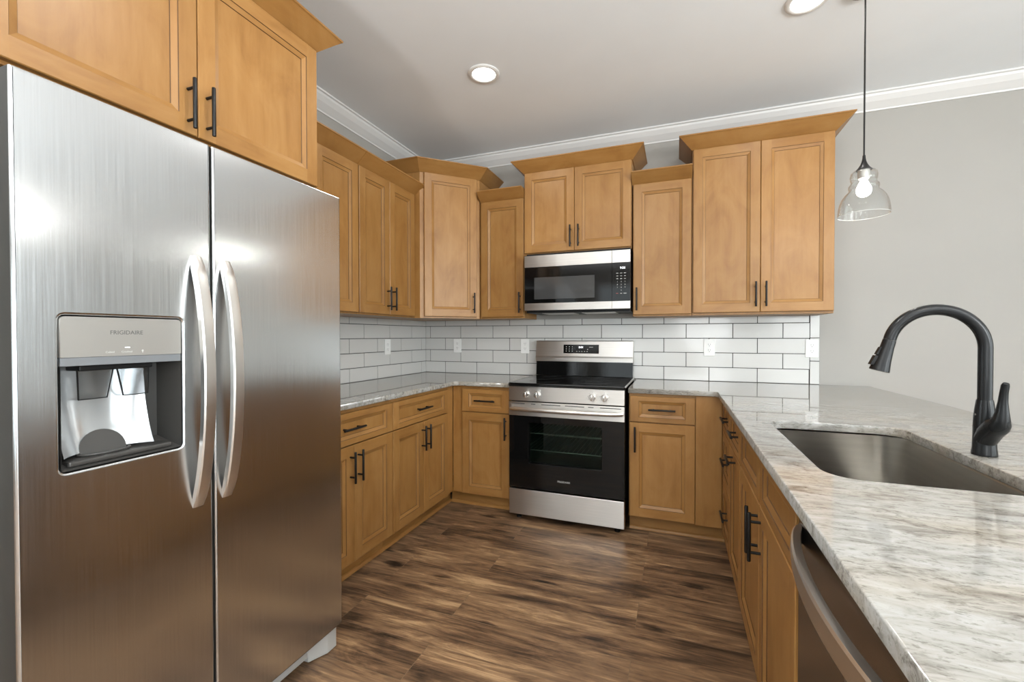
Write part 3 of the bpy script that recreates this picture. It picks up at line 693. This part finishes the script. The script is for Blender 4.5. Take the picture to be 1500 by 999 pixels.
qd([(xb, a+0.006, DZ0+0.03), (xb, b-0.012, DZ0+0.03), (xb, b-0.012, 1.176), (xb, a+0.006, 1.176)])
obj('dispenser_niche', bm, DARKP, dl)
bm = bmesh.new(); n = 16; rows = []
for j in range(13):
    v = j/12; z = DZ0+0.028 + (1.174-DZ0-0.028)*v; row = []
    for i in range(n+1):
        s = i/n*2-1; bulge = 1-abs(s)**2.6
        y = (a+0.010) + (0.178)*(i/n)
        x = 0.8185 + 0.040*(1-bulge)*(0.55+0.45*(1-v)) + 0.026*(1-v)**3
        row.append(bm.verts.new((x, y, z)))
    rows.append(row)
for r0, r1 in zip(rows, rows[1:]):
    for i in range(n): bm.faces.new((r0[i], r0[i+1], r1[i+1], r1[i]))
obj('dispenser_liner', bm, MIRRORP, dl, smooth=True)
bm = bmesh.new(); tube(bm, [(0.852+0.030*math.cos(q)+0.0, (a+0.099)+0.050*math.sin(q), DZ0+0.024) for q in [2*math.pi*k/24 for k in range(25)]], 0.003, 8)
box(bm, 0.826, 0.892, a+0.015, b-0.020, DZ0+0.008, DZ0+0.020, 0.004); obj('drip_tray', bm, DARKP, dl)
for yc, tilt in ((a+0.074, 0.004), (a+0.150, 0.016)):
    bm = bmesh.new()
    w0, w1 = 0.034, 0.027
    p = [(0.872, yc-w0, 1.165), (0.872, yc+w0, 1.165), (0.852, yc+w1+tilt, 1.095), (0.852, yc-w1+tilt, 1.095)]
    f0 = [bm.verts.new(q) for q in p]; f1 = [bm.verts.new((q[0]-0.004, q[1], q[2])) for q in p]
    bm.faces.new(f0); bm.faces.new(f1[::-1])
    for i in range(4): bm.faces.new((f0[i], f1[i], f1[(i+1) % 4], f0[(i+1) % 4]))
    bmesh.ops.recalc_face_normals(bm, faces=bm.faces[:])
    pd = obj('paddle', bm, PADDLEGLASS, dl)
    bm = bmesh.new(); P3 = [Vector(q)+Vector((0.001, 0, 0)) for q in p]; tube(bm, [P3[0], P3[3], P3[2], P3[1]], 0.0016, 8); obj('paddle_rim', bm, BLKPLAST, pd)
bm = bmesh.new()
lathe(bm, [(0, 0), (0.046, 0), (0.046, 0.003), (0, 0.003)], (0.849, a+0.098, DZ0+0.030), (0.94, 0, 0.34), 32); obj('dark_disc', bm, DARKP, dl)  # dark round disc set low against the liner
bm = bmesh.new(); fb(fx0, a+0.040, a+0.190, 1.163, 1.1765, 0.825, 0.880, 0.003, bm); obj('spout_housing', bm, BLKPLAST, dl)
lettering('brand_lettering', fx0, 'FRIGIDAIRE', -2.8015, 1.2515, XF-0.001, 0.0135, PRINTDK, dl)
lettering('dispenser_lettering', fx0, 'Cubed', -2.836, 1.2055, XF-0.001, 0.0065, PRINT, dl)
lettering('dispenser_lettering', fx0, 'Crushed', -2.802, 1.2055, XF-0.001, 0.0065, PRINT, dl)
bm = bmesh.new(); fb(fx0, -2.806, -2.796, 1.2150, 1.2170, XF-0.001, XF-0.0004, 0, bm); obj('indicator_light', bm, LEDWHITE, dl)
bm = bmesh.new(); lathe(bm, [(0, 0), (0.0022, 0), (0.0022, 0.0005), (0, 0.0005)], (XF-0.001, -2.7685, 1.2075), (1, 0, 0), 14); fb(fx0, -2.7695, -2.7675, 1.2025, 1.2050, XF-0.001, XF-0.0005, 0, bm); obj('light_symbol', bm, PRINT, dl)
# base grille, hinge covers
bm = bmesh.new(); box(bm, 0.790, 0.842, -2.985, -2.150, 0.020, 0.070, 0.003); obj('base_grille', bm, PLASTIC, t)
bm = bmesh.new()
pl = [(0.80, -2.20), (0.846, -2.20), (0.878, -2.135), (0.878, -2.088), (0.80, -2.088)]
lo = [bm.verts.new((x, y, 0.004)) for x, y in pl]; hi = [bm.verts.new((x, y, 0.085)) for x, y in pl]
bm.faces.new(lo[::-1]); bm.faces.new(hi)
for i in range(5): bm.faces.new((lo[i], lo[(i+1) % 5], hi[(i+1) % 5], hi[i]))
bmesh.ops.recalc_face_normals(bm, faces=bm.faces[:]); bmesh.ops.bevel(bm, geom=bm.edges[:], offset=0.002, segments=2, affect='EDGES', profile=0.5)
obj('hinge_foot', bm, PLASTIC, t)
for ya in (-2.992, -2.146):
    bm = bmesh.new(); box(bm, 0.740, 0.815, ya, ya+0.062, 1.7725, 1.800, 0.006); obj('hinge_cover', bm, BLKPLAST, t)
for y in (-2.95, -2.12):
    for x in (0.08, 0.74): bm = bmesh.new(); lathe(bm, [(0, 0), (0.02, 0), (0.02, 0.03), (0, 0.03)], (x, y, 0.0005), (0, 0, 1), 16); obj('foot', bm, BLKPLAST, t)

# ------------------------------------------------------------------ range
RX_0, RX_1, RF = 1.088, 1.850, -0.700
t = thing('range', (1.469, -0.35, 0), 'freestanding stainless steel electric range with a black glass cooktop', 'range')
bm = bmesh.new(); box(bm, RX_0+0.002, RX_1-0.002, -0.655, -0.060, 0.045, 0.2, 0.002)
box(bm, RX_0+0.002, RX_0+0.03, -0.655, -0.060, 0.2, 0.905); box(bm, RX_1-0.03, RX_1-0.002, -0.655, -0.060, 0.2, 0.905)
box(bm, RX_0+0.03, RX_1-0.03, -0.10, -0.060, 0.2, 0.905); box(bm, RX_0+0.03, RX_1-0.03, -0.655, -0.10, 0.80, 0.905)
obj('range_body', bm, BLKPLAST, t)
bm = bmesh.new(); box(bm, RX_0-0.002, RX_1+0.002, -0.712, -0.060, 0.9055, 0.928, 0.005, 0, 3); ct = obj('cooktop', bm, COOKTOP, t)
for xa, xb_ in ((RX_0-0.0036, RX_0-0.002), (RX_1+0.002, RX_1+0.0046)):
    bm = bmesh.new(); box(bm, xa, xb_, -0.66, -0.07, 0.917, 0.9290); obj('side_trim', bm, ST_HANDLE, ct)
for x, y, r in ((1.285, -0.52, 0.105), (1.655, -0.52, 0.085), (1.285, -0.25, 0.085), (1.655, -0.25, 0.105)):
    bm = bmesh.new(); lathe(bm, [(r-0.0015, 0.9281), (r-0.0015, 0.9284), (r, 0.9284), (r, 0.9281)], (x, y, 0), (0, 0, 1), 48); obj('burner_ring', bm, ELEMENT, ct)
# backguard
bm = bmesh.new()
def yprism(pts, x0, x1, bm=bm, mi=0):
    A_ = [bm.verts.new((x0, y, z)) for y, z in pts]; B_ = [bm.verts.new((x1, y, z)) for y, z in pts]
    n = len(pts); fs = [bm.faces.new(A_), bm.faces.new(B_[::-1])]
    for i in range(n): fs.append(bm.faces.new((A_[i], B_[i], B_[(i+1) % n], A_[(i+1) % n])))
    for f in fs: f.material_index = mi
    bmesh.ops.recalc_face_normals(bm, faces=bm.faces[:])
yprism([(-0.020, 1.040), (-0.098, 1.040), (-0.098, 1.070), (-0.090, 1.082), (-0.075, 1.198), (-0.070, 1.203), (-0.020, 1.203)], RX_0-0.002, RX_1-0.006)
bgd = obj('backguard', bm, ST_LEVEL, t)
bm = bmesh.new(); yprism([(-0.020, 0.930), (-0.088, 0.930), (-0.080, 1.0395), (-0.020, 1.0395)], RX_0, RX_1-0.008, bm); obj('backguard_glass', bm, GLASSBLK, t)
tl = math.atan2(0.015, 0.116); fbg = Fr((0, -0.0826, 1.140), (1, 0, 0), (0, -1, 0))
class Tilt(Fr):
    def __call__(s, u, z, d=0): return s.o + Vector((u, 0, 0)) + Vector((0, z*math.sin(tl) - d*math.cos(tl), z*math.cos(tl)+d*math.sin(tl)))
ftl = Tilt((0, -0.0825, 1.140), (1, 0, 0), (0, -1, 0))
bm = fb(ftl, 1.312, 1.590, -0.036, 0.033, 0.0, 0.0020, 0.0008); dp = obj('control_display', bm, GLASSBLK, bgd)
lettering('clock_digits', ftl, '8:01', 1.452, 0.012, 0.0022, 0.022, LEDWHITE, dp)
bm = bmesh.new()
for i in range(3):
    for j in range(3): fb(ftl, 1.332+0.024*i, 1.338+0.024*i, 0.013-0.017*j, 0.018-0.017*j, 0.0020, 0.0024, 0, bm)
for i in range(5): fb(ftl, 1.415+0.020*i, 1.424+0.020*i, -0.022, -0.019, 0.0020, 0.0024, 0, bm)
fb(ftl, 1.515, 1.545, 0.012, 0.015, 0.0020, 0.0024, 0, bm); fb(ftl, 1.500, 1.507, -0.006, -0.001, 0.0020, 0.0024, 0, bm)
obj('keypad_print', bm, PRINT, dp)
# control panel with knobs
fq = YM(RF)
bm = bmesh.new(); fb(fq, RX_0, RX_1, 0.808, 0.9045, -0.044, 0.004, 0.003, bm); cp = obj('control_panel', bm, ST_LEVEL, t)
for x in (1.213, 1.289, 1.652, 1.727):
    bm = bmesh.new(); lathe(bm, [(0.0, 0), (0.0225, 0), (0.0225, 0.004), (0.0205, 0.007), (0.0195, 0.024), (0.0175, 0.028), (0, 0.028)], (x, RF-0.0042, 0.853), (0, -1, 0), 28)
    fb(Fr((0, RF-0.0042, 0), (1, 0, 0), (0, -1, 0)), x-0.0045, x+0.0045, 0.834, 0.872, 0.026, 0.036, 0.002, bm)
    obj('knob', bm, CHROME, t, smooth=True)
    bm = bmesh.new()
    for k_ in range(7):
        an = math.radians(-120+40*k_); cx, cz = x+0.031*math.sin(an), 0.853+0.031*math.cos(an)
        fb(fq, cx-0.0012, cx+0.0012, cz-0.0012, cz+0.0012, 0.0038, 0.0044, 0, bm)
    obj('dial_marks', bm, PRINTDK, cp)
# oven door: black glass with a steel top band and a window
od = plate('oven_door', fq, rect(RX_0, RX_1, 0.222, 0.801), [rrect(1.225, 1.710, 0.392, 0.664, 0.008, 4)], -0.044, 0.0, GLASSBLK, t, bevel=0.002)
bm = bmesh.new(); fb(fq, RX_0, RX_1, 0.708, 0.8015, 0.0002, 0.0045, 0.0015, bm); obj('door_band', bm, ST_LEVEL, od)
bm = bmesh.new()
for x0, x1 in ((1.105, 1.20), (1.245, 1.275), (1.315, 1.445), (1.475, 1.60), (1.625, 1.66), (1.70, 1.83)): fb(fq, x0, x1, 0.786, 0.791, 0.0040, 0.0049, 0, bm)
obj('vent_slots', bm, SLOT, od)
bm = bmesh.new(); hp = []
for i in range(25):
    q = i/24; x = 1.108+(1.834-1.108)*q; e = 1-(2*q-1)**2
    hp.append((x, RF-0.016-0.034*(e**0.6), 0.757+0.000*e))
tube(bm, [(1.108, RF-0.004, 0.757)]+hp+[(1.834, RF-0.004, 0.757)], [0.012]+[0.0125]+[0.0145]*23+[0.0125]+[0.012], 18); obj('handle', bm, ST_HANDLE, od, smooth=True)
bm = fb(fq, 1.224, 1.711, 0.391, 0.665, -0.040, -0.034); obj('oven_window', bm, OVENGLASS, od)
lettering('brand_lettering', fq, 'FRIGIDAIRE', 1.466, 0.291, 0.0002, 0.0165, PRINT, od)
bm = bmesh.new(); x0, x1, y0, y1, z0, z1 = RX_0+0.07, RX_1-0.07, -0.652, -0.12, 0.30, 0.74
for q in (((x0, y0, z0), (x1, y0, z0), (x1, y1, z0), (x0, y1, z0)), ((x0, y0, z1), (x0, y1, z1), (x1, y1, z1), (x1, y0, z1)), ((x0, y1, z0), (x1, y1, z0), (x1, y1, z1), (x0, y1, z1)),
          ((x0, y0, z0), (x0, y1, z0), (x0, y1, z1), (x0, y0, z1)), ((x1, y0, z0), (x1, y0, z1), (x1, y1, z1), (x1, y1, z0))): bm.faces.new([bm.verts.new(p) for p in q])
obj('oven_cavity', bm, ENAMEL, t)
for z in (0.46, 0.575):
    bm = bmesh.new()
    tube(bm, [(x0+0.01, -0.61, z), (x1-0.01, -0.61, z), (x1-0.01, -0.15, z), (x0+0.01, -0.15, z), (x0+0.01, -0.61, z)], 0.0035, 8)
    for i in range(1, 20):
        x = x0+0.01+(x1-x0-0.02)*i/20; tube(bm, [(x, -0.61, z), (x, -0.15, z)], 0.0016, 6)
    obj('oven_rack', bm, RACK, t)
bm = bmesh.new(); fb(fq, RX_0, RX_1, 0.042, 0.213, -0.044, 0.002, 0.003, bm); obj('storage_drawer', bm, ST_LEVEL, t)
for x in (RX_0+0.05, RX_1-0.05):
    for y in (-0.64, -0.12):
        bm = bmesh.new(); lathe(bm, [(0, 0), (0.018, 0), (0.018, 0.012), (0.01, 0.014), (0.01, 0.045), (0, 0.045)], (x, y, 0.0005), (0, 0, 1), 16); obj('foot', bm, BLKPLAST, t)

# ------------------------------------------------------------------ microwave
MX0, MX1, MF = 1.096, 1.8535, -0.400
MZ0, MZ1 = 1.428, 1.828
t = thing('microwave', (1.475, -0.2, 1.41), 'stainless steel over-the-range microwave with a black glass door', 'microwave')
bm = bmesh.new(); box(bm, MX0+0.002, MX1-0.002, -0.358, -0.012, 1.412, 1.8485, 0.003); obj('microwave_body', bm, BLKPLAST, t)
for x in (1.20, 1.50):
    bm = bmesh.new(); box(bm, x, x+0.24, -0.30, -0.10, 1.4085, 1.4118, 0.001); obj('grease_filter', bm, ST_HANDLE, t)
fm = YM(MF); XS = 1.730
bm = bmesh.new(); fb(fm, MX0, XS-0.001, MZ0, MZ1, -0.040, -0.003, 0.003, bm); md = obj('door', bm, BLKPLAST, t)
bm = bmesh.new(); fb(fm, XS+0.001, MX1, MZ0, MZ1, -0.040, -0.003, 0.003, bm); mc = obj('control_panel', bm, BLKPLAST, t)
for par, x0, x1 in ((md, MX0, XS-0.001), (mc, XS+0.001, MX1)):
    bm = bmesh.new(); fb(fm, x0, x1, 1.744, MZ1, -0.003, 0.0008, 0.0006, bm); obj('upper_band', bm, ST_LEVEL, par)
    bm = bmesh.new(); fb(fm, x0, x1, MZ0, 1.480, -0.003, 0.0008, 0.0006, bm); obj('lower_band', bm, ST_LEVEL, par)
    bm = bmesh.new(); fb(fm, x0, x1, 1.4805, 1.7435, -0.003, 0.0, 0.0004, bm); obj('black_glass', bm, GLASSBLK, par)
MWIN = simple('microwave_window_mesh', (0.050, 0.050, 0.050), 0.06)
bm = fb(fm, 1.171, 1.612, 1.509, 1.667, 0.0, 0.0006); obj('window', bm, MWIN, md)
lettering('clock_digits', fm, '9:56', 1.803, 1.706, 0.0004, 0.021, LEDWHITE, mc)
bm = bmesh.new()
for r in range(3):
    for i in range(3):
        w = 0.0065 if r else 0.008
        fb(fm, 1.768+0.0255*i-w, 1.768+0.0255*i+w*0.8, 1.669-0.019*r, 1.672-0.019*r, 0.0001, 0.0005, 0, bm)
for i, w in ((1, 0.006), (2, 0.010)): fb(fm, 1.768+0.0255*i-w, 1.768+0.0255*i+w, 1.531, 1.534, 0.0001, 0.0005, 0, bm)
obj('keypad_print', bm, PRINT, mc)
for r, s in enumerate(('123', '456', '789', ' 0 ')):
    for i, ch in enumerate(s):
        if ch != ' ': lettering('keypad_digit', fm, ch, 1.768+0.0255*i, 1.612-0.0195*r, 0.0003, 0.011, PRINT, mc)
bm = fb(fm, 1.760, 1.774, 1.531, 1.534, 0.0001, 0.0005); obj('stop_mark', bm, PRINTRED, mc)

# ------------------------------------------------------------------ dishwasher
t = thing('dishwasher', (2.7, -2.655, 0), 'stainless steel dishwasher with a bowed handle under the peninsula countertop', 'dishwasher')
bm = bmesh.new(); box(bm, PX+0.03, 3.02, -2.980, -2.333, 0.100, 0.872, 0.002); obj('dishwasher_body', bm, BLKPLAST, t)
bm = bmesh.new(); fb(fp, 2.336, 2.978, 0.112, 0.852, -0.028, 0.018, 0.005, bm); dd = obj('door', bm, ST_DARK, t)
bm = bmesh.new(); fb(fp, 2.336, 2.978, 0.8535, 0.8795, -0.028, 0.012, 0.003, bm); obj('control_strip', bm, BLKPLAST, t)
bow_handle(dd, lambda s, w, d: fp(2.650+s, 0.812+w, 0.018+d), 0.60, 0.040, 0.052, ST_HANDLE, n=36)
bm = bmesh.new(); box(bm, PX+0.04, PX+0.055, -2.978, -2.336, 0.0005, 0.0995); obj('kick_plate', bm, BLKPLAST, t)

# ------------------------------------------------------------------ outlets
def outlet(fr, u, z, label, d0=0.0088, group=None):
    c = fr(u, z-0.058, d0)
    t = thing('outlet', c, label, 'outlet', group)
    plate('cover_plate', fr, rrect(u-0.037, u+0.037, z-0.060, z+0.060, 0.004, 3), [], d0, d0+0.006, WHITE, t, bevel=0.002)
    for dz in (0.020, -0.020):
        o = plate('receptacle', fr, rrect(u-0.0165, u+0.0165, z+dz-0.0145, z+dz+0.0145, 0.010, 5), [], d0+0.004, d0+0.0072, WHITE, t, bevel=0.0008)
        bm = bmesh.new()
        for su, h in ((-0.0062, 0.0050), (0.0062, 0.0040)): fb(fr, u+su-0.0010, u+su+0.0010, z+dz+0.003-h, z+dz+0.003+h, d0+0.0070, d0+0.0075, 0, bm)
        lathe(bm, [(0, 0), (0.0024, 0), (0.0024, 0.0004), (0, 0.0004)], fr(u, z+dz-0.0085, d0+0.0071), fr.n, 12); obj('slots', bm, SLOT, o)
    bm = bmesh.new(); lathe(bm, [(0, 0), (0.003, 0), (0.0022, 0.001), (0, 0.0012)], fr(u, z, d0+0.006), fr.n, 12); obj('screw', bm, WHITE, t)
fbk = YM(0)
outlet(fbk, 2.370, 1.156, 'white outlet on the back tiles right of the range, under the widest wall cabinet')
outlet(fbk, 2.998, 1.156, 'white outlet at the right end of the tiles, by the bare wall')
outlet(fbk, 0.967, 1.156, 'white outlet on the back tiles right beside the range backguard')
outlet(fbk, 0.335, 1.156, 'white outlet on the back tiles nearest the inner corner, under the angled cabinet')
outlet(XP(0), -0.574, 1.156, 'white outlet on the left wall tiles')

# ------------------------------------------------------------------ pendant lamp
def pendant(PXX, PY, label, power):
    t = thing('pendant_lamp', (PXX, PY, 1.775), label, 'lamp', 'pendant lamps over the peninsula')
    bm = bmesh.new(); tube(bm, [(PXX, PY, 2.035), (PXX, PY, CEIL-0.03)], 0.0033, 10); obj('cord', bm, BLACK, t, smooth=True)
    bm = bmesh.new(); lathe(bm, [(0, -0.001), (0.060, -0.001), (0.060, -0.010), (0.054, -0.018), (0.010, -0.026), (0.006, -0.034), (0, -0.034)], (PXX, PY, CEIL), (0, 0, 1), 32); obj('canopy', bm, BLACK, t, smooth=True)
    bm = bmesh.new(); lathe(bm, [(0, 0.262), (0.0055, 0.262), (0.0060, 0.250), (0.0085, 0.236), (0.0135, 0.222), (0.0225, 0.207), (0.0290, 0.200), (0.0290, 0.197), (0, 0.197)], (PXX, PY, 1.775), (0, 0, 1), 28); obj('socket_cap', bm, BLACK, t, smooth=True)
    bm = bmesh.new(); lathe(bm, [(0, 0.197), (0.0225, 0.197), (0.0225, 0.168), (0.0195, 0.160), (0, 0.160)], (PXX, PY, 1.775), (0, 0, 1), 24); obj('socket', bm, SILVERP, t, smooth=True)
    outp = [(0.024, 0.199), (0.040, 0.194), (0.0470, 0.186), (0.0500, 0.172), (0.0490, 0.158), (0.0455, 0.148), (0.0480, 0.140), (0.0550, 0.131), (0.0560, 0.122), (0.0530, 0.114), (0.0560, 0.106), (0.0680, 0.094), (0.0800, 0.076), (0.0880, 0.054), (0.0925, 0.028), (0.0945, 0.0)]
    inp = [(max(r-0.0022, 0.0226), h-(0.002 if i < 4 else 0)) for i, (r, h) in enumerate(outp)]
    bm = bmesh.new(); lathe(bm, outp + [(0.0935, -0.0012)] + inp[::-1] + [outp[0]], (PXX, PY, 1.775), (0, 0, 1), 48); bmesh.ops.remove_doubles(bm, verts=bm.verts[:], dist=1e-6); bmesh.ops.recalc_face_normals(bm, faces=bm.faces[:])
    sh = obj('shade', bm, SHADEGLASS, t, smooth=True)
    bm = bmesh.new(); tube(bm, [(PXX+0.0938*math.cos(q), PY+0.0938*math.sin(q), 1.7748) for q in [2*math.pi*i/48 for i in range(49)]], 0.0010, 8, cap=False); obj('glass_rim', bm, RIMGLASS, sh, smooth=True)
    bm = bmesh.new(); lathe(bm, [(0, 0.160), (0.013, 0.160), (0.0135, 0.148), (0.020, 0.134), (0.0265, 0.118), (0.0275, 0.106), (0.0235, 0.092), (0.0130, 0.083), (0, 0.081)], (PXX, PY, 1.775), (0, 0, 1), 24); obj('bulb', bm, bulb_mat(power), t, smooth=True)
pendant(2.922, -1.10, 'clear glass bell pendant lamp hanging on a black cord beside the widest wall cabinet', P_BULB)
pendant(2.922, -2.42, 'added out-of-view clear glass bell pendant lamp over the near half of the peninsula counter', P_BULB*2.2)  # second pendant added out of view, with a stronger bulb, to light the room

# ------------------------------------------------------------------ recessed downlights
def downlight(x, y, label, power=P_CAN):
    t = thing('downlight', (x, y, CEIL), label, 'ceiling light')
    bm = bmesh.new(); lathe(bm, [(0.092, -0.0005), (0.092, -0.004), (0.086, -0.009), (0.074, -0.010), (0.068, -0.007), (0.066, -0.0005)], (x, y, CEIL), (0, 0, 1), 48); obj('trim_ring', bm, WHITE, t, smooth=True)
    bm = bmesh.new(); lathe(bm, [(0, -0.0058), (0.0655, -0.0055), (0.0655, -0.001), (0, -0.001)], (x, y, CEIL), (0, 0, 1), 40); obj('diffuser', bm, DIFF, t, smooth=True)
    area('lamp_light', (x, y, CEIL-0.012), (0, 0, 0), 0.13, 0.13, power, (1.0, 0.98, 0.95), 'DISK')
downlight(1.090, -1.112, 'round recessed ceiling light above the left side of the range')
downlight(2.705, -1.105, 'round recessed ceiling light above the peninsula, partly out of the picture')
downlight(1.800, -2.40, 'added out-of-view round recessed ceiling light in front of the refrigerator', P_CAN2)  # unseen downlight added to brighten the base cabinets
downlight(2.705, -2.90, 'added out-of-view round recessed ceiling light above the near end of the peninsula', P_CAN)  # unseen downlight added as extra light for the kitchen
